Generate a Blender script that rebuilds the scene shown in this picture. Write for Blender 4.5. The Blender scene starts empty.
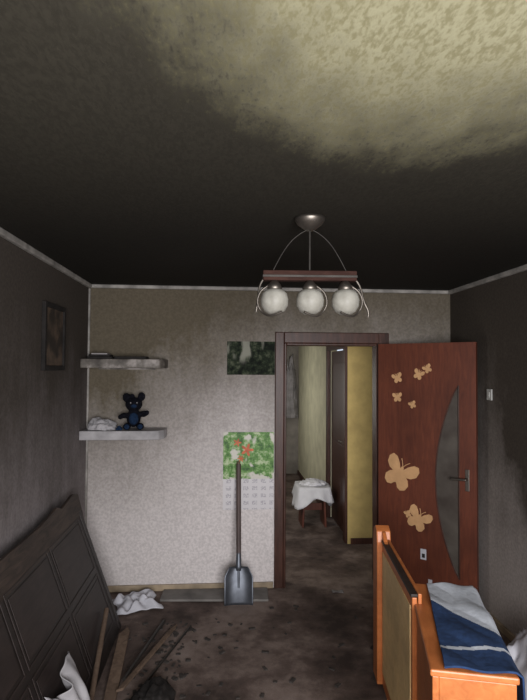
import bpy, bmesh, math, random
from mathutils import Vector, Matrix, noise as mnoise
random.seed(4)
S=bpy.context.scene
try:
    S.view_settings.view_transform='Standard'; S.view_settings.look='None'
    S.view_settings.exposure=0; S.view_settings.gamma=1
except Exception as e: print(e)

# ------------------------------------------------------------ node helper
class M:
    def __init__(s,name,rough=.8,metal=0,spec=.3):
        s.m=bpy.data.materials.new(name); s.m.use_nodes=True
        s.nt=s.m.node_tree; s.b=s.nt.nodes['Principled BSDF']
        s.b.inputs['Roughness'].default_value=rough
        s.b.inputs['Metallic'].default_value=metal
        s.b.inputs['Specular IOR Level'].default_value=spec
    def setin(s,inp,v):
        if isinstance(v,bpy.types.NodeSocket): s.nt.links.new(v,inp)
        elif isinstance(v,(tuple,list)):
            inp.default_value=tuple(v)+((1,) if len(v)==3 and len(inp.default_value)==4 else ())
        else: inp.default_value=v
    def pos(s):
        return s.nt.nodes.new('ShaderNodeNewGeometry').outputs['Position']
    def obj(s):
        return s.nt.nodes.new('ShaderNodeTexCoord').outputs['Object']
    def xyz(s,v):
        n=s.nt.nodes.new('ShaderNodeSeparateXYZ'); s.setin(n.inputs[0],v); return n.outputs
    def scale(s,v,sc):
        n=s.nt.nodes.new('ShaderNodeMapping'); s.setin(n.inputs['Vector'],v); n.inputs['Scale'].default_value=sc; return n.outputs[0]
    def noise(s,v,scale=5,detail=3,rough=.55,dist=0):
        n=s.nt.nodes.new('ShaderNodeTexNoise'); s.setin(n.inputs['Vector'],v)
        n.inputs['Scale'].default_value=scale;n.inputs['Detail'].default_value=detail
        n.inputs['Roughness'].default_value=rough;n.inputs['Distortion'].default_value=dist
        return n.outputs['Fac']
    def math(s,op,a,b=0,c=0,clamp=False):
        n=s.nt.nodes.new('ShaderNodeMath');n.operation=op;n.use_clamp=clamp
        s.setin(n.inputs[0],a);s.setin(n.inputs[1],b);s.setin(n.inputs[2],c);return n.outputs[0]
    def rng(s,v,a,b,c=0,d=1):
        n=s.nt.nodes.new('ShaderNodeMapRange');n.interpolation_type='SMOOTHSTEP'
        s.setin(n.inputs[0],v)
        for i,x in enumerate((a,b,c,d)): n.inputs[i+1].default_value=x
        return n.outputs[0]
    def mix(s,f,a,b,mode='MIX'):
        n=s.nt.nodes.new('ShaderNodeMix');n.data_type='RGBA';n.blend_type=mode
        s.setin(n.inputs[0],f);s.setin(n.inputs[6],a);s.setin(n.inputs[7],b);return n.outputs[2]
    def ramp(s,f,stops):
        n=s.nt.nodes.new('ShaderNodeValToRGB');s.setin(n.inputs[0],f)
        e=n.color_ramp.elements
        while len(e)<len(stops): e.new(.5)
        for k,(p,c) in enumerate(stops):
            e[k].position=p;e[k].color=tuple(c)+(1,)
        return n.outputs[0]
    def color(s,c): s.setin(s.b.inputs['Base Color'],c)
    def bump(s,h,st=.3,d=.01):
        n=s.nt.nodes.new('ShaderNodeBump');n.inputs['Strength'].default_value=st;n.inputs['Distance'].default_value=d
        s.setin(n.inputs['Height'],h);s.nt.links.new(n.outputs[0],s.b.inputs['Normal'])

def simple(name,c,rough=.7,metal=0,var=.35,sc=12,bump=.15,spec=.3,stretch=(1,1,1)):
    m=M(name,rough,metal,spec); v=m.scale(m.obj(),stretch)
    n=m.noise(v,sc,4)
    d=tuple(x*(1-var) for x in c); l=tuple(min(1,x*(1+var)) for x in c)
    m.color(m.ramp(n,[(.3,d),(.7,l)]))
    if bump: m.bump(n,bump,.004)
    return m.m

def mat_wall(name,base,z0,z1,soot,mid=.5,left_shade=False,patch=None,var=1.0):
    m=M(name,.9,0,.15); p=m.pos(); x,y,z=m.xyz(p)[:3]
    big=m.noise(p,1.5,4); fl=m.noise(p,55,3,.6); fl2=m.noise(p,24,3,.6)
    st=m.noise(m.scale(p,(3,3,.45)),3,4,.6)
    zz=m.math('ADD',z,m.math('MULTIPLY',m.math('SUBTRACT',big,.5),1.3*var))
    zz=m.math('ADD',zz,m.math('MULTIPLY',m.math('SUBTRACT',fl2,.5),.3))
    zz=m.math('ADD',zz,m.math('MULTIPLY',m.math('SUBTRACT',st,.5),.7*var))
    f=m.rng(zz,z0,z1)
    if left_shade:
        g=m.rng(x,-1.1,.15,.48,0)  # left corner: shade around the shelves painted in on top of the soot
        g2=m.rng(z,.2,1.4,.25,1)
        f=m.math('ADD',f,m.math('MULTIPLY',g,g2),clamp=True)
    if patch:
        (py,pz,ry,rz)=patch
        a=m.math('DIVIDE',m.math('SUBTRACT',y,py),ry);b=m.math('DIVIDE',m.math('SUBTRACT',z,pz),rz)
        q=m.math('SQRT',m.math('ADD',m.math('MULTIPLY',a,a),m.math('MULTIPLY',b,b)))
        q=m.math('ADD',q,m.math('MULTIPLY',m.math('SUBTRACT',m.noise(p,5,4),.5),.9))
        f=m.math('ADD',f,m.rng(q,.5,1.25,.8,0),clamp=True)
    c=m.ramp(f,[(0,base),(.5,tuple(b*mid+s_*(1-mid) for b,s_ in zip(base,soot))),(1,soot)])
    c=m.mix(.6,c,m.ramp(fl,[(.38,(.66,.66,.66)),(.62,(1.0,1.0,1.0))]),'MULTIPLY')
    m.color(c); m.bump(fl2,.2,.006)
    return m.m

wall_n=mat_wall('soot_shade_wallpaper_back',(.66,.615,.605),.45,2.6,(.115,.096,.068),.44,True,None,.6)
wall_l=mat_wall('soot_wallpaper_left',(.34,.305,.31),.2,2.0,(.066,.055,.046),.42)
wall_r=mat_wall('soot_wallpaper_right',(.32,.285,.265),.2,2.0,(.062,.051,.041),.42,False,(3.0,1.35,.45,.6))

def mat_ceiling():
    m=M('soot_ceiling',.85,0,.15);p=m.pos();x,y,z=m.xyz(p)[:3]
    dx=m.math('DIVIDE',m.math('SUBTRACT',x,.46),.58)
    dy=m.math('DIVIDE',m.math('SUBTRACT',y,.70),.78)
    d=m.math('SQRT',m.math('ADD',m.math('MULTIPLY',dx,dx),m.math('MULTIPLY',dy,dy)))
    fleck=m.noise(m.scale(p,(1,.45,1)),90,2.5,.6)
    mid=m.noise(m.scale(p,(1.3,.7,1)),7,5,.6); big=m.noise(p,2.3,3)
    d=m.math('ADD',d,m.math('MULTIPLY',m.math('SUBTRACT',fleck,.5),.6))
    d=m.math('ADD',d,m.math('MULTIPLY',m.math('SUBTRACT',mid,.5),.5))
    d=m.math('ADD',d,m.math('MULTIPLY',m.math('SUBTRACT',big,.5),.5))
    f=m.rng(d,.40,1.32,1,0)
    fade=m.rng(y,.6,3.0,1,0)
    fl=m.rng(fleck,.35,.65,.85,1.1)
    soot=m.mix(fade,(.015,.013,.010),(.048,.043,.032))
    soot=m.mix(1,soot,fl,'MULTIPLY')
    clean=m.mix(m.rng(fleck,.34,.62),(.255,.235,.135),(.37,.35,.225))
    m.color(m.mix(f,soot,clean)); m.bump(fleck,.2,.005)
    return m.m
ceil_m=mat_ceiling()

def mat_floor():
    m=M('burnt_carpet_floor',.85,0,.2);p=m.pos()
    a=m.noise(p,2.0,4,.55,.4);b=m.noise(p,12,5,.65);g=m.noise(p,120,2)
    t=m.math('ADD',m.math('MULTIPLY',a,.72),m.math('MULTIPLY',b,.28))
    c=m.ramp(t,[(.36,(.050,.036,.031)),(.48,(.115,.083,.071)),(.58,(.215,.165,.143)),(.7,(.28,.225,.20))])
    c=m.mix(.4,c,m.ramp(g,[(.35,(.6,.6,.6)),(.65,(1,1,1))]),'MULTIPLY')
    m.color(c);m.bump(b,.3,.01);return m.m
floor_m=mat_floor()
yellow_m=simple('yellow_wallpaper',(.50,.37,.14),.8,0,.14,8)
pale_m=simple('pale_cream_wall',(.50,.47,.33),.8,0,.15,5)
greyw_m=simple('grey_hall_wall',(.20,.18,.155),.8,0,.3,5)
trim_m=simple('sooty_trim_paint',(.25,.235,.215),.6,0,.4,9)
base_m=simple('light_wood_baseboard',(.28,.22,.15),.5,0,.3,8)
frame_m=simple('dark_brown_frame',(.052,.021,.014),.42,0,.4,6,stretch=(6,6,1))
def mat_wood(name,c1,c2,rough=.35,st=(9,9,1.2),sc=4,spec=.5):
    m=M(name,rough,0,spec);v=m.scale(m.obj(),st);n=m.noise(v,sc,5,.6,1.2);g=m.noise(m.obj(),3,4)
    c=m.ramp(n,[(.3,c1),(.7,c2)])
    c=m.mix(.7,c,m.ramp(g,[(.35,(.62,.62,.64)),(.6,(1,1,1))]),'MULTIPLY')
    m.color(c);m.bump(n,.08,.002);return m.m
cherry=mat_wood('cherry_door_laminate',(.085,.022,.012),(.140,.038,.018),.42)
orange=mat_wood('orange_beech_laminate',(.46,.135,.036),(.60,.20,.06),.42,(6,1.5,6),4)
beige=mat_wood('beige_plywood',(.72,.49,.22),(.84,.62,.30),.5,(6,1.5,6),4)
darkwood=mat_wood('charred_door_wood',(.020,.014,.013),(.038,.028,.025),.5,(8,1.2,8),4,.3)
darkwood2=mat_wood('charred_door_trim',(.012,.009,.008),(.024,.018,.016),.45,(8,1.2,8),4,.3)
stickw=mat_wood('weathered_stick_wood',(.10,.065,.045),(.20,.14,.10),.8,(5,5,5),4,.2)
barwood=mat_wood('chandelier_wood',(.030,.014,.011),(.055,.026,.020),.8,(2,9,9),5,.1)
chrome=simple('brushed_nickel',(.17,.15,.13),.42,.9,.15,10,0)
darkmetal=simple('dark_metal',(.04,.036,.032),.5,.6,.3,10)
steel=simple('shovel_steel',(.11,.12,.14),.45,.7,.35,8)
white_cloth=simple('white_cloth',(.50,.50,.54),.9,0,.12,9,.2)
dingy_cloth=simple('dingy_cloth',(.32,.31,.32),.9,0,.3,6,.2)
grey_cloth=simple('grey_cloth',(.24,.225,.225),.9,0,.35,9,.3)
plastic=simple('white_plastic',(.40,.40,.38),.4,0,.1,5,0)
navy=simple('dark_plush',(.005,.005,.008),.95,0,.5,60,.6,.1)
blue=simple('blue_plush',(.010,.022,.050),.95,0,.4,60,.6,.1)
black=simple('black_char',(.012,.010,.009),.8,0,.5,15)
stickerm=simple('butterfly_sticker',(.50,.29,.14),.55,0,.15,10,0)
board_m=simple('grey_board',(.15,.14,.13),.7,0,.35,7)
ash=simple('ash_bits',(.045,.038,.034),.9,0,.5,20)

# ------------------------------------------------------------ geometry helpers
def link(o,parent=None):
    S.collection.objects.link(o)
    if parent: o.parent=parent
    return o
def empty(name,loc=(0,0,0),rot=(0,0,0)):
    e=bpy.data.objects.new(name,None);e.location=loc;e.rotation_euler=rot;e.empty_display_size=.1
    return link(e)
def bm_obj(name,bm,mat,parent=None,loc=(0,0,0),rot=(0,0,0),smooth=False,bevel=0):
    me=bpy.data.meshes.new(name);bmesh.ops.recalc_face_normals(bm,faces=bm.faces);bm.to_mesh(me);bm.free()
    mats=mat if isinstance(mat,(list,tuple)) else [mat]
    for k in mats: me.materials.append(k)
    if smooth:
        for f in me.polygons:f.use_smooth=True
    o=bpy.data.objects.new(name,me);o.location=loc;o.rotation_euler=rot
    if bevel:
        b=o.modifiers.new('bv','BEVEL');b.width=bevel;b.segments=2;b.limit_method='ANGLE'
    return link(o,parent)
def addbox(bm,x0,x1,y0,y1,z0,z1,mi=0,mtx=None):
    vs=[bm.verts.new(Vector(c) if mtx is None else mtx@Vector(c)) for c in
        [(x0,y0,z0),(x1,y0,z0),(x1,y1,z0),(x0,y1,z0),(x0,y0,z1),(x1,y0,z1),(x1,y1,z1),(x0,y1,z1)]]
    for f in [(0,3,2,1),(4,5,6,7),(0,1,5,4),(1,2,6,5),(2,3,7,6),(3,0,4,7)]:
        bm.faces.new([vs[i] for i in f]).material_index=mi
def box(name,x0,x1,y0,y1,z0,z1,mat,parent=None,bevel=0,**k):
    bm=bmesh.new();addbox(bm,x0,x1,y0,y1,z0,z1)
    return bm_obj(name,bm,mat,parent,bevel=bevel,**k)
def boxes(name,L,mat,parent=None,bevel=0,**k):
    bm=bmesh.new()
    for b in L:addbox(bm,*b)
    return bm_obj(name,bm,mat,parent,bevel=bevel,**k)
def prism(name,pts,a,b,axis,mat,parent=None,bevel=0,**k):
    def P(p,t):
        return {'y':(p[0],t,p[1]),'z':(p[0],p[1],t),'x':(t,p[0],p[1])}[axis]
    bm=bmesh.new()
    v0=[bm.verts.new(P(p,a)) for p in pts];v1=[bm.verts.new(P(p,b)) for p in pts]
    bm.faces.new(v0[::-1]);bm.faces.new(v1)
    n=len(pts)
    for i in range(n): bm.faces.new([v0[i],v0[(i+1)%n],v1[(i+1)%n],v1[i]])
    return bm_obj(name,bm,mat,parent,bevel=bevel,**k)
def tube(name,pts,r,mat,parent=None,cyclic=False,radii=None,smooth_path=True):
    cu=bpy.data.curves.new(name,'CURVE');cu.dimensions='3D';cu.bevel_depth=r;cu.bevel_resolution=4;cu.use_fill_caps=True
    sp=cu.splines.new('NURBS' if smooth_path else 'POLY');sp.points.add(len(pts)-1)
    for i,p in enumerate(pts):
        sp.points[i].co=tuple(p)+(1,)
        if radii: sp.points[i].radius=radii[i]
    if smooth_path: sp.use_endpoint_u=True;sp.order_u=3
    sp.use_cyclic_u=cyclic;cu.materials.append(mat)
    return link(bpy.data.objects.new(name,cu),parent)
def blob(name,parts,mat,parent=None,voxel=.006,**k):
    bm=bmesh.new()
    for c,r in parts:
        if isinstance(r,(int,float)): r=(r,r,r)
        bmesh.ops.create_icosphere(bm,subdivisions=3,radius=1,matrix=Matrix.Translation(c)@Matrix.Diagonal((*r,1)))
    o=bm_obj(name,bm,mat,parent,smooth=True,**k)
    rm=o.modifiers.new('rm','REMESH');rm.mode='VOXEL';rm.voxel_size=voxel;rm.use_smooth_shade=True
    sm=o.modifiers.new('sm','SMOOTH');sm.iterations=3
    return o
def heap(name,loc,size,mat,seed=0,folds=.28,freq=1.5,parent=None,sub=5,ang=0):
    bm=bmesh.new();bmesh.ops.create_icosphere(bm,subdivisions=sub,radius=1)
    ca,sa=math.cos(ang),math.sin(ang)
    for v in bm.verts:
        d=v.co.normalized()
        out=1+.30*mnoise.noise(Vector((d.x*1.3+seed,d.y*1.3,d.z*.6+seed*2)))
        q=Vector((d.x*ca+d.y*sa,-d.x*sa+d.y*ca,d.z))
        w=mnoise.noise(Vector((q.x*1.2+seed,q.y*1.2,q.z*1.2)))*.9
        rg=1-2*abs(mnoise.noise(Vector((q.x*freq*2.2+w,q.y*freq*.9+seed+w,q.z*freq*1.6))))
        rg2=1-2*abs(mnoise.noise(Vector((q.x*freq*1.5-seed,q.y*freq*3.1+w,q.z*freq*2))))
        r=out*(1+folds*(rg-.6)+folds*.5*(rg2-.6))
        z=max(0.0,d.z)*r
        flare=1+.15*(1-abs(d.z))
        v.co=Vector((d.x*r*size[0]*flare,d.y*r*size[1]*flare,z*size[2]+(.004 if d.z>-.2 else 0)))
    o=bm_obj(name,bm,mat,parent,loc=loc,smooth=True)
    return o
def lathe(name,prof,mat,loc=(0,0,0),parent=None,seg=32):
    bm=bmesh.new();rings=[]
    for r,z in prof:
        rings.append([bm.verts.new((r*math.cos(2*math.pi*i/seg),r*math.sin(2*math.pi*i/seg),z)) for i in range(seg)])
    for a,b in zip(rings,rings[1:]):
        for i in range(seg): bm.faces.new([a[i],a[(i+1)%seg],b[(i+1)%seg],b[i]])
    bm.faces.new(rings[0][::-1]);bm.faces.new(rings[-1])
    return bm_obj(name,bm,mat,parent,loc=loc,smooth=True)
def sheet(name,f,nu,nv,mat,parent=None,th=.004,uvmat=None):
    bm=bmesh.new();g=[[bm.verts.new(f(i/nu,j/nv)) for j in range(nv+1)] for i in range(nu+1)]
    for i in range(nu):
        for j in range(nv):
            fc=bm.faces.new([g[i][j],g[i+1][j],g[i+1][j+1],g[i][j+1]])
            if uvmat: fc.material_index=uvmat((i+.5)/nu,(j+.5)/nv)
    o=bm_obj(name,bm,mat,parent,smooth=True)
    s=o.modifiers.new('s','SOLIDIFY');s.thickness=th;s.offset=0
    return o

# ------------------------------------------------------------ room shell
XL,XR,YB,YF,H=-1.09,1.925,4.34,-.9,2.46
box('floor',-1.25,2.8,-1.05,9.0,-.1,0,floor_m)
box('ceiling',-1.25,2.05,-1.05,4.44,H,H+.1,ceil_m)
box('wall_left',XL-.12,XL,-1.0,4.44,0,H,wall_l)
box('wall_right',XR,XR+.12,-1.0,4.44,0,H,wall_r)
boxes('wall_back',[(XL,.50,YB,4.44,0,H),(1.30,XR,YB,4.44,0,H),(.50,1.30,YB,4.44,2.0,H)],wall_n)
boxes('wall_front',[(XL,-.5,-1.0,YF,0,H),(1.4,XR,-1.0,YF,0,H),(-.5,1.4,-1.0,YF,0,.85),(-.5,1.4,-1.0,YF,2.25,H)],wall_r)
w=empty('window_1',(0,0,0))
boxes('frame',[(-.5,-.44,-.99,-.93,.85,2.25),(1.34,1.4,-.99,-.93,.85,2.25),(-.44,1.34,-.99,-.93,.85,.91),(-.44,1.34,-.99,-.93,2.19,2.25),(.42,.48,-.99,-.93,.91,2.19)],plastic,w,.005)
box('sill',-.55,1.45,-.93,-.72,.82,.848,plastic,w,.005)
boxes('trim_1',[(XL,XR,YB-.028,YB,H-.03,H)],trim_m,bevel=.008)
boxes('trim_2',[(XL,XL+.03,YF,YB-.03,H-.035,H)],trim_m,bevel=.008)
boxes('trim_3',[(XR-.03,XR,YF,YB-.03,H-.035,H)],trim_m,bevel=.008)
box('trim_4',XL,XL+.014,YB-.014,YB,0.06,H-.035,trim_m)
boxes('baseboard_back',[(XL,.42,YB-.02,YB,0,.05),(1.385,XR,YB-.02,YB,0,.05)],base_m,bevel=.005)
box('baseboard_left',XL,XL+.02,YF,YB-.02,0,.05,base_m,bevel=.005)
box('baseboard_right',XR-.02,XR,YF,YB-.02,0,.05,base_m,bevel=.005)

# hall
box('wall_hall_yellow',1.28,2.7,5.35,5.45,0,H,yellow_m)
box('wall_hall_left',-.35,-.25,4.44,9.0,0,H,greyw_m)
box('wall_hall_right',2.7,2.8,4.44,5.45,0,H,yellow_m)
boxes('wall_corridor',[(1.28,1.38,5.45,5.52,0,H),(1.28,1.38,6.32,8.9,0,H),(1.28,1.38,5.52,6.32,2.02,H)],pale_m)
boxes('wall_corridor_end',[(-.25,1.38,8.9,9.0,0,H)],greyw_m)
box('ceiling_hall',-.35,2.8,4.44,9.0,H,H+.1,greyw_m)
boxes('trim_5',[(-.25,1.26,5.36,5.44,2.10,H),(-.25,-.15,5.36,5.44,0,2.10)],frame_m,bevel=.006)
box('baseboard_hall',1.31,2.7,5.33,5.35,0,.06,frame_m,bevel=.004)
box('baseboard_corridor',1.26,1.28,6.40,8.9,0,.06,frame_m,bevel=.004)
d2=empty('door_2')
boxes('frame',[(1.255,1.30,5.36,5.46,0,2.08),(1.255,1.30,6.30,6.38,0,2.08),(1.255,1.30,5.46,6.30,2.0,2.08)],frame_m,d2,.006)
prism('leaf',[(1.31,5.50),(1.35,5.50),(1.35,6.29),(1.31,6.29)],.01,1.99,'z',frame_m,d2,.004)
box('leaf_panel_upper',1.300,1.309,5.62,6.18,1.1,1.85,frame_m,d2,.004)
box('leaf_panel_lower',1.300,1.309,5.62,6.18,.2,.95,frame_m,d2,.004)
tube('handle',[(1.31,5.58,1.0),(1.27,5.58,1.0),(1.265,5.62,1.0),(1.265,5.70,1.0)],.008,chrome,d2)
cg=empty('hanging_coat')
heap('coat_body',(1.12,8.82,.95),(.12,.05,1.0),grey_cloth,5,.2,1.5,cg)
tube('coat_hook',[(1.12,8.9,1.95),(1.12,8.84,1.95),(1.12,8.83,1.98)],.008,darkmetal,cg)

# ------------------------------------------------------------ door_1 : frame + open leaf
d1=empty('door_1')
boxes('frame',[(.426,.50,YB-.025,YB,0,2.09),(1.30,1.385,YB-.025,YB,0,2.09),(.50,1.30,YB-.025,YB,2.0,2.09),
   (.50,.52,YB-.025,4.46,0,2.0),(1.28,1.30,YB,4.46,0,2.0),(.52,1.28,YB-.025,4.46,1.98,2.0)],frame_m,d1,.006)
leaf=bpy.data.objects.new('leaf',None);link(leaf,d1);leaf.location=(1.30,4.285,.01);leaf.rotation_euler=(0,0,math.radians(-40.8))
LW,LH=.77,1.985
def arc(z0=.22,z1=1.66,xr=.645,bulge=.175,n=28):
    out=[]
    for i in range(n+1):
        t=i/n;z=z0+(z1-z0)*t
        out.append((xr-bulge*math.sin(math.pi*t)**.8,z))
    return out
A=arc()
prism('leaf_slab_hinge_side',[(0,0),(.645,0)]+A+[(.645,LH),(0,LH)],-.04,0,'y',cherry,leaf)
box('leaf_slab_latch_side',.645,LW,-.04,0,0,LH,cherry,leaf)
glass=M('smoked_glass',.3,0,.5);gn=glass.noise(glass.obj(),6,3);glass.color(glass.ramp(gn,[(.3,(.05,.04,.034)),(.7,(.10,.088,.075))]));glass=glass.m
prism('glass_pane',A,-.027,-.013,'y',glass,leaf)
tube('glass_bead',[(p[0],-.041,p[1]) for p in A],.005,frame_m,leaf,smooth_path=False)
tube('glass_bead_straight',[(.645,-.041,.22),(.645,-.041,1.66)],.005,frame_m,leaf,smooth_path=False)
box('handle_plate',.69,.72,-.046,-.04,.88,1.04,chrome,leaf,.003)
tube('handle_lever',[(.707,-.04,.97),(.707,-.085,.97),(.70,-.09,.97),(.60,-.088,.965)],.009,chrome,leaf)
def butterfly(name,cx,cz,s,rot=0):
    half=[(0,-.30),(.05,-.34),(.10,-.42),(.22,-.46),(.34,-.38),(.38,-.22),(.30,-.08),(.22,-.03),(.36,.02),(.48,.14),(.50,.32),(.42,.44),(.28,.42),(.14,.28),(.05,.14),(.04,.2),(0,.22)]
    pts=half+[(-x,z) for x,z in half[::-1][1:-1]]
    c,sn=math.cos(rot),math.sin(rot)
    P=[(cx+s*(x*c-z*sn),cz+s*(x*sn+z*c)) for x,z in pts]
    prism(name,P,-.0455,-.0402,'y',stickerm,leaf)
    for k in (-1,1):
        q=[(0,.2),(.06*k,.34),(.14*k,.42)]
        tube(name+'_antenna',[(cx+s*(x*c-z*sn),-.043,cz+s*(x*sn+z*c)) for x,z in q],.003,stickerm,leaf)
butterfly('butterfly_sticker_1',.185,.95,.27,-.45)
butterfly('butterfly_sticker_2',.335,.615,.19,-.45)
butterfly('butterfly_sticker_3',.165,1.71,.085,.3)
butterfly('butterfly_sticker_4',.34,1.74,.085,-.4)
butterfly('butterfly_sticker_5',.165,1.555,.08,.1)
butterfly('butterfly_sticker_6',.41,1.785,.07,.5)
butterfly('butterfly_sticker_7',.29,1.50,.06,.4)
butterfly('butterfly_sticker_8',.25,.64,.06,.4)
box('paper_sticker',.35,.395,-.044,-.0402,.31,.39,white_cloth,leaf)
box('paper_sticker_print',.362,.385,-.0452,-.0441,.325,.355,darkmetal,leaf)
box('paper_sticker_small',.41,.44,-.044,-.0402,.14,.17,white_cloth,leaf)

# ------------------------------------------------------------ shelves & things
sooty_shelf=M('sooty_white_shelf',.55,0,.3)
_p=sooty_shelf.pos();_n=sooty_shelf.noise(_p,7,4)
sooty_shelf.color(sooty_shelf.ramp(_n,[(.38,(.05,.042,.036)),(.52,(.13,.115,.10)),(.62,(.30,.27,.25))]));sooty_shelf=sooty_shelf.m
clean_shelf=simple('grey_white_shelf',(.29,.28,.285),.5,0,.3,8)
def shelf(z0,z1,m):
    e=empty('wall_shelf')
    pts=[(XL+.002,YB-.001),(XL+.002,4.10),(-.55,4.10),(-.49,4.12),(-.455,4.17),(-.45,4.24),(-.45,YB-.001)]
    prism('board',pts,z0,z1,'z',m,e,.006)
    box('wall_batten',-1.0,-.55,YB-.02,YB-.001,z0-.012,z0-.0005,m,e)
shelf(1.785,1.855,sooty_shelf)
shelf(1.235,1.305,clean_shelf)
bk=empty('stack_of_books')
boxes('books',[(-1.05,-.86,4.14,4.30,1.856,1.873),(-1.04,-.88,4.15,4.29,1.874,1.889),(-.84,-.60,4.13,4.30,1.856,1.876)],black,bk,.003)
boxes('top_book',[(-1.02,-.90,4.16,4.28,1.890,1.900)],grey_cloth,bk,.002)
toy=empty('plush_toy',(-.70,4.22,1.305),(0,0,.15))
blob('body',[((0,0,.09),(.055,.045,.075)),((0,-.005,.195),(.066,.054,.055)),((-.058,0,.25),(.030,.018,.036)),((.058,0,.255),(.030,.018,.036)),((-.015,0,.25),(.022,.02,.03)),
  ((-.07,-.02,.11),(.035,.022,.022)),((.072,-.02,.12),(.035,.022,.025)),((-.10,-.03,.10),(.02,.02,.02)),((.10,-.03,.13),(.02,.02,.02)),
  ((-.05,-.06,.028),(.03,.05,.027)),((.05,-.06,.028),(.03,.05,.027))],navy,toy)
blob('belly',[((0,-.03,.085),(.038,.03,.05)),((0,-.045,.185),(.026,.022,.018)),((-.05,-.095,.03),(.022,.015,.022)),((.05,-.095,.03),(.022,.015,.022))],blue,toy,.005)
for k in (-1,1):
    blob('eye',[((.024*k,-.054,.21),.006)],grey_cloth,toy,.002)
heap('crumpled_plastic_bag',(-.945,4.21,1.305),(.10,.07,.085),dingy_cloth,3,.18,1.2)
bl=empty('small_blue_toy',(-.795,4.135,1.305))
blob('toy_car',[((0,0,.014),(.028,.016,.012)),((0,0,.026),(.015,.012,.012)),((-.016,-.012,.008),(.008,.005,.008)),((.016,-.012,.008),(.008,.005,.008))],blue,bl,.003)

# ------------------------------------------------------------ wall hangings
pic=empty('framed_picture')
boxes('frame',[(XL,XL+.025,3.24,3.27,1.77,2.19),(XL,XL+.025,3.62,3.65,1.77,2.19),(XL,XL+.025,3.27,3.62,2.16,2.19),(XL,XL+.025,3.27,3.62,1.77,1.80)],black,pic,.004)
cm=M('sooty_print',.6);cn=cm.noise(cm.pos(),9,4);cm.color(cm.ramp(cn,[(.4,(.03,.024,.02)),(.6,(.10,.07,.05))]))
box('print',XL,XL+.012,3.27,3.62,1.80,2.16,cm.m,pic)
pm=M('forest_poster_print',.75,0,.1);px_,py_,pz_=pm.xyz(pm.pos())[:3]
pn=pm.noise(pm.pos(),17,5,.7);pn2=pm.noise(pm.scale(pm.pos(),(1,1,.4)),10,3)
pc=pm.ramp(pn,[(.40,(.006,.008,.006)),(.52,(.020,.028,.016)),(.66,(.09,.10,.065))])
glow=pm.math('MULTIPLY',pm.rng(pn2,.50,.64),pm.rng(pz_,1.80,1.90))
pc=pm.mix(glow,pc,(.22,.22,.18))
pm.color(pc)
po=empty('wall_poster')
box('sheet',.03,.424,YB-.006,YB-.001,1.735,2.01,pm.m,po)
cal=empty('wall_calendar')
gm=M('green_leaf_print',.5);gp=gm.pos();gn=gm.noise(gp,18,5,.7);gn2=gm.noise(gp,8,3)
gc=gm.ramp(gn,[(.36,(.02,.08,.012)),(.5,(.10,.24,.045)),(.62,(.42,.50,.30))])
gc=gm.mix(gm.rng(gn2,.56,.62),gc,(.55,.53,.47))
gm.color(gc)
box('picture_sheet',.005,.42,YB-.008,YB-.001,.885,1.265,gm.m,cal)
fm=simple('orange_flower_print',(.50,.11,.04),.5,0,.4,25,0)
def petals(cx,cz,s,n,name):
    P=[]
    for i in range(n*8):
        a=2*math.pi*i/(n*8);r=s*(.65+.35*math.cos(n*a));P.append((cx+r*math.cos(a),cz+r*math.sin(a)))
    prism(name,P,YB-.0095,YB-.0081,'y',fm,cal)
petals(.20,1.12,.055,5,'flower_print_1');petals(.12,1.18,.035,5,'flower_print_2');petals(.15,1.05,.03,6,'flower_print_3')
gr=M('calendar_grid_print',.5);x,y,z=gr.xyz(gr.pos())[:3]
wv=gr.math('FRACT',gr.math('MULTIPLY',x,14));wz=gr.math('FRACT',gr.math('MULTIPLY',z,17));nn=gr.noise(gr.pos(),90,2)
mk=gr.math('MULTIPLY',gr.math('MULTIPLY',gr.math('GREATER_THAN',wv,.4),gr.math('GREATER_THAN',wz,.45)),gr.math('GREATER_THAN',nn,.48))
gr.color(gr.mix(mk,(.58,.56,.57),(.38,.36,.39)))
box('date_sheet',.005,.42,YB-.006,YB-.001,.635,.884,gr.m,cal)
sw=empty('light_switch')
box('plate',XR-.01,XR,3.64,3.71,1.57,1.65,plastic,sw,.003);box('rocker',XR-.016,XR-.01,3.66,3.69,1.59,1.63,plastic,sw,.002)

# ------------------------------------------------------------ chandelier
CX,CY=.375,2.28
ch=empty('chandelier',(CX,CY,H),(0,0,math.radians(-3)))
lathe('canopy',[(.012,-.06),(.02,-.056),(.035,-.045),(.055,-.03),(.066,-.012),(.066,-.001)],chrome,parent=ch)
tube('stem',[(0,0,-.05),(0,0,-.25)],.005,darkmetal,ch,smooth_path=False)
for k in (-1,1):
    tube('suspension_wire',[(0,0,-.05),(.05*k,0,-.07),(.12*k,0,-.15),(.165*k,0,-.245)],.0024,darkmetal,ch)
box('wood_bar',-.205,.205,-.024,.024,-.282,-.238,barwood,ch,.004)
box('metal_strip',-.207,.207,-.026,.026,-.268,-.258,darkmetal,ch,.001)
gm_=M('frosted_globe_glass',.45,0,.25);gm_.color(gm_.ramp(gm_.noise(gm_.obj(),20,3),[(.3,(.23,.22,.19)),(.7,(.35,.34,.30))]));gm_=gm_.m
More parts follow.
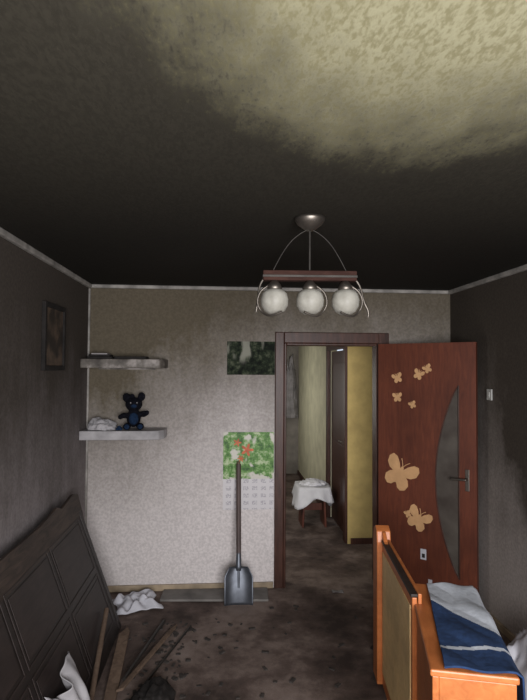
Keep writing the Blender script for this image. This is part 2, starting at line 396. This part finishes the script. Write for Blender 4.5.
for x in (-.155,0,.155):
    lathe('globe',[(.022,.052),(.04,.047),(.055,.03),(.061,.005),(.058,-.022),(.045,-.044),(.025,-.057),(.004,-.061)][::-1],gm_,(x,-.015,-.372),ch)
    lathe('socket_cup',[(.026,.044),(.034,.055),(.026,.072),(.012,.09)],chrome,(x,-.015,-.372),ch)
    s=1 if x>=0 else -1
    pts=[(x,0,-.28),(x+.02*s,-.01,-.30),(x+.065*s,-.015,-.33),(x+.078*s,-.018,-.385),(x+.05*s,-.02,-.43),(x+.01*s,-.06,-.445),(x-.03*s,-.075,-.425)]
    tube('curl_arm',pts,.005,chrome,ch)
    tube('drop_rod',[(x,0,-.28),(x,-.01,-.30)],.006,chrome,ch,smooth_path=False)
tube('end_curl',[(.20,0,-.27),(.225,0,-.30),(.235,-.01,-.37),(.262,-.01,-.42),(.255,-.01,-.44)],.005,chrome,ch)
tube('end_curl',[(-.20,0,-.27),(-.222,0,-.30),(-.225,-.01,-.36),(-.235,-.01,-.42)],.005,chrome,ch)

# ------------------------------------------------------------ shovel
sh=empty('shovel',(.13,4.03,.005),(math.radians(-14.5),0,0))
def scoop(u,v):
    x=(u-.5)*.215*(1 if v<.75 else 1-.35*(v-.75)/.25)
    z=.27*v
    y=-.035*abs(2*u-1)**3-.012*math.sin(v*3.1)
    return (x,y,z)
sheet('blade',scoop,20,14,steel,sh,.004)
lathe('socket',[(.02,.24),(.022,.27),(.019,.36),(.018,.38)],steel,(0,-.004,0),sh)
tube('handle',[(0,-.004,.34),(0,-.004,1.04)],.019,mat_wood('shovel_handle_wood',(.055,.036,.032),(.10,.066,.058),.6,(6,6,1.5)),sh,smooth_path=False)
tube('rib',[(0,-.014,.26),(0,-.010,.12)],.009,steel,sh)
tube('handle_tip',[(0,-.004,1.04),(0,-.004,1.06)],.013,stickw,sh,smooth_path=False)
prism('floor_board',[(-.47,4.13),(.36,4.08),(.37,4.30),(-.46,4.315)],0.001,.018,'z',board_m,bevel=.003)
rg=empty('white_rag',(-.65,4.09,0),(0,0,.35))
def ragf(u,v):
    x=(u-.5)*.36*(1-.25*math.sin(v*4)**2);y=(v-.5)*.32*(1-.2*math.cos(u*5)**2)
    e=min(1,6*min(u,1-u))*min(1,6*min(v,1-v))
    f=math.sin(9*u+4*v)**2*.026+math.sin(6*v-7*u+1)**2*.028+.02*mnoise.noise(Vector((u*6,v*6,2)))
    return (x+.02*mnoise.noise(Vector((u*3,v*3,5))),y+.03*mnoise.noise(Vector((v*3,u*4,9))),.006+max(0,f)*(.25+.75*e)+.03*e*u)
sheet('cloth',ragf,60,60,white_cloth,rg,.004)

# ------------------------------------------------------------ leaning door
ld=empty('leaning_door',(-.69,1.75,.004))
ang=math.atan2(.31,.86)
ld.rotation_euler=(0,-ang,0)
LWD,LL=.90,2.0
boxes('slab',[(-.035,0,0,LL,0,LWD)],darkwood2,ld,.004)
ys=[.08,.68,1.30,1.92];zs=[.07,.45,.84]
for i in range(3):
    for j in range(2):
        y0,y1,z0,z1=ys[i]+.02,ys[i+1]-.02,zs[j]+.018,zs[j+1]-.018
        box('raised_panel',0,.003,y0+.03,y1-.03,z0+.03,z1-.03,darkwood,ld,.002)
        boxes('panel_moulding',[(0,.004,y0,y1,z0,z0+.010),(0,.004,y0,y1,z1-.010,z1),(0,.004,y0,y0+.010,z0+.010,z1-.010),(0,.004,y1-.010,y1,z0+.010,z1-.010)],darkwood,ld,.0015)
boxes('edge_rim',[(-.037,.006,0,LL,LWD-.03,LWD+.003),(-.037,.006,LL-.045,LL+.003,0,LWD-.03)],darkwood2,ld,.004)
edge_l=mat_wood('scorched_plank_wood',(.020,.015,.013),(.085,.060,.046),.6,(8,1,8),4,.3)
fb=empty('leaning_plank',(-.80,1.9,.004),(0,-math.atan2(.2,.93),0))
prism('plank',[(0,0),(1.88,0),(1.88,.80),(1.86,.93),(1.75,.955),(1.5,.925),(1.42,.955),(1.1,.93),(0,.94)],-.022,0,'x',edge_l,fb,.003)
tube('wooden_stick',[(-.735,3.50,.235),(-.645,2.62,.03)],.015,stickw,smooth_path=False)
def beam(name,a,b,wd,th,mat,up=(0,0,1)):
    a,b=Vector(a),Vector(b);d=b-a;e=empty(name,a)
    y=d.normalized();z=Vector(up);x=y.cross(z).normalized();z=x.cross(y)
    e.rotation_mode='QUATERNION';e.rotation_quaternion=Matrix((x,y,z)).transposed().to_quaternion()
    L=d.length
    prism('board',[(-wd/2,.0),(wd/2,.03),(wd/2,L-.05),(wd*.2,L),(0,L-.03),(-wd/2,L-.08)],0,th,'z',mat,e,.002)
beam('broken_plank',(-.585,2.85,.004),(-.635,3.62,.05),.065,.018,stickw)
beam('broken_plank.001',(-.55,2.95,.035),(-.31,3.74,.004),.028,.014,stickw)
tube('metal_pipe',[(-.54,3.05,.05),(-.40,3.80,.012)],.010,darkmetal,smooth_path=False)
tube('metal_rod',[(-.50,2.85,.01),(-.21,3.72,.008)],.007,darkmetal,smooth_path=False)
# grey-white cloth slumped over the door's foot
gr_=empty('grey_rag',(0,0,0))
def slump(u,v):
    y=2.38+.36*u+.03*math.sin(v*5); s=1-v
    z=.015+.36*s**1.15*(1-.25*math.sin(3.1*u+.4)**2*s)
    e=math.sin(math.pi*min(1,max(0,u)))
    fold=.020*(1+math.sin(16*u+2.5*v))+.012*(1+math.sin(27*u-4*v+1))+.02*mnoise.noise(Vector((u*4,v*4,1)))
    return (-.69-.36*z+.045+fold*(.4+.6*e)+.13*v**3,y,z+.01*mnoise.noise(Vector((u*5,v*5,7)))+.01)
sheet('cloth',slump,70,50,dingy_cloth,gr_,.004)
heap('charred_rag',(-.37,2.90,0),(.10,.13,.10),black,9,.2,1.2)
bm=bmesh.new()
for i in range(220):
    x,y=random.uniform(-.55,1.3),random.uniform(2.3,4.0)
    if i<150: x,y=random.gauss(-.36,.13),random.uniform(2.3,3.8)
    x=max(-.60,x)
    s=random.uniform(.003,.011)
    mt=Matrix.Translation((x,y,s*.4))@Matrix.Rotation(random.random()*6,4,'Z')
    addbox(bm,-s*random.uniform(1,3.5),s*1.6,-s,s,-s*.4,s*.4,0,mt)
bm_obj('floor_debris',bm,ash)
ppr=empty('paper_scrap',(.93,4.22,0))
sheet('sheet',lambda u,v:(.09*u-.045,.05*v-.025,.006+.004*math.sin(5*u+2*v)),8,6,grey_cloth,ppr,.001)
heap('white_sack',(1.66,2.78,0),(.14,.2,.36),white_cloth,11,.18,1.0,ang=.5)

# ------------------------------------------------------------ stool with cloth
st=empty('stool',(1.035,6.05,0))
box('seat',-.17,.17,-.16,.16,.41,.44,cherry,st,.005)
for sx in (-1,1):
    prism('side_leg',[(sx*.13-.012,.0),(sx*.13+.012,0),(sx*.11+.012,.41),(sx*.11-.012,.41)],-.14,.14,'y',cherry,st,.003)
box('stretcher',-.11,.11,-.012,.012,.16,.24,cherry,st,.003)
def drape(u,v):
    a=2*math.pi*u
    c,s_=math.cos(a),math.sin(a)
    k=1/max(abs(c),abs(s_))**.75
    if v<.5:
        r=.19*(v/.5);z=.452+.006*math.sin(7*c*v+3)
        return (c*k*r,s_*k*r,z)
    t=(v-.5)/.5
    r=.19+.03*t+.014*math.sin(a*9)*t
    drop=(.19+.06*math.sin(a*2+1)+.02*math.sin(a*5))*t
    return (c*k*r,s_*k*r,.452-drop)
wc2=simple('bright_white_cloth',(.72,.72,.75),.9,0,.1,9,.2)
sheet('cloth_cover',drape,80,16,wc2,st,.004)
heap('folded_cloth',(0,0,.454),(.13,.11,.05),wc2,4,.15,1.3,st)

# ------------------------------------------------------------ child's bed (orange laminate)
cb=empty('childs_bed')
ea=bpy.data.objects.new('end_board',None);link(ea,cb);ea.location=(.93,3.10,0);ea.rotation_euler=(0,0,math.radians(-90-7))
out=[(0,0),(0,.78),(.02,.84),(.07,.865),(.12,.855),(.17,.82),(.26,.80),(.84,.80),(.84,0)]
prism('board',out,0,.022,'y',orange,ea,.004)
prism('inset_panel',[(.14,.08),(.14,.755),(.81,.755),(.81,.08)],-.004,-.0002,'y',beige,ea)
prism('far_post',[(-.02,0),(-.02,.80),(.0,.855),(.05,.88),(.10,.86),(.115,.80),(.115,0)],-.03,.05,'y',orange,ea,.006)
box('top_rail',.115,.84,-.006,.026,.80,.815,darkwood,ea,.004)
box('top_rail_edge',.115,.84,.0265,.042,.77,.817,orange,ea,.003)
eb=bpy.data.objects.new('box_end',None);link(eb,cb);eb.location=(.72,1.78,0);eb.rotation_euler=(0,0,math.radians(-14.6))
boxes('panels',[(0,.022,0,.72,0,.75),(.022,.27,0,.022,0,.75),(.248,.27,.022,.72,0,.75),(.022,.248,.698,.72,0,.75)],orange,eb,.003)
box('top',-.008,.278,-.008,.728,.751,.775,orange,eb,.006)
tm_blue=simple('blue_towel',(.018,.042,.110),.95,0,.3,40,.5)
tm_white=simple('white_towel',(.50,.53,.58),.95,0,.12,40,.5)
def tow(u,v):
    x=.04+.255*u+.03*v*(1-u);y=-.0+.72*v;z=.781
    z+=.005*math.sin(9*u+11*v)+.004*math.sin(19*v+3*u)
    if u>.9: z-=(u-.9)*1.2; x=.04+.255*.9+(u-.9)*.06+.020
    return (x,y,max(z,.779) if u<=.9 else z)
sheet('towel',tow,90,140,[tm_white,tm_blue],eb,.006,lambda u,v:0 if v+.35*(u-.5)>.54 or .17<v-.04*u<.20 else 1)

# ------------------------------------------------------------ lights
def area(name,loc,target,sx,sy,e,col,spread=None):
    l=bpy.data.lights.new(name,'AREA');l.shape='RECTANGLE';l.size=sx;l.size_y=sy;l.energy=e;l.color=col
    if spread: l.spread=spread
    o=bpy.data.objects.new(name,l);o.location=loc
    o.rotation_euler=(Vector(target)-Vector(loc)).to_track_quat('-Z','Y').to_euler();link(o);return o
area('window_daylight',(.45,-1.02,1.55),(.35,3,1.35),1.8,1.3,152,(.99,.97,.98),math.radians(150))
area('hall_daylight',(-.15,4.95,1.4),(2.2,5.3,1.0),.6,.8,9,(1,.95,.85))
area('corridor_daylight',(-.1,7.6,1.4),(1.3,7.2,1.1),.8,1.0,11,(1,.99,.93))
wd=bpy.data.worlds.new('World');S.world=wd;wd.use_nodes=True
bg=wd.node_tree.nodes['Background'];bg.inputs[0].default_value=(.75,.85,1,1);bg.inputs[1].default_value=1.0

# ------------------------------------------------------------ camera
cam=bpy.data.cameras.new('camera');co=bpy.data.objects.new('camera',cam);link(co)
cam.sensor_fit='VERTICAL';cam.sensor_height=24;cam.lens=526/700*24;cam.clip_start=.02
R=Matrix.Rotation(math.radians(-4.35),4,'Z')@Matrix.Rotation(math.radians(91.85),4,'X')@Matrix.Rotation(math.radians(.35),4,'Z')
co.matrix_world=Matrix.Translation((0,0,1.8))@R
S.camera=co
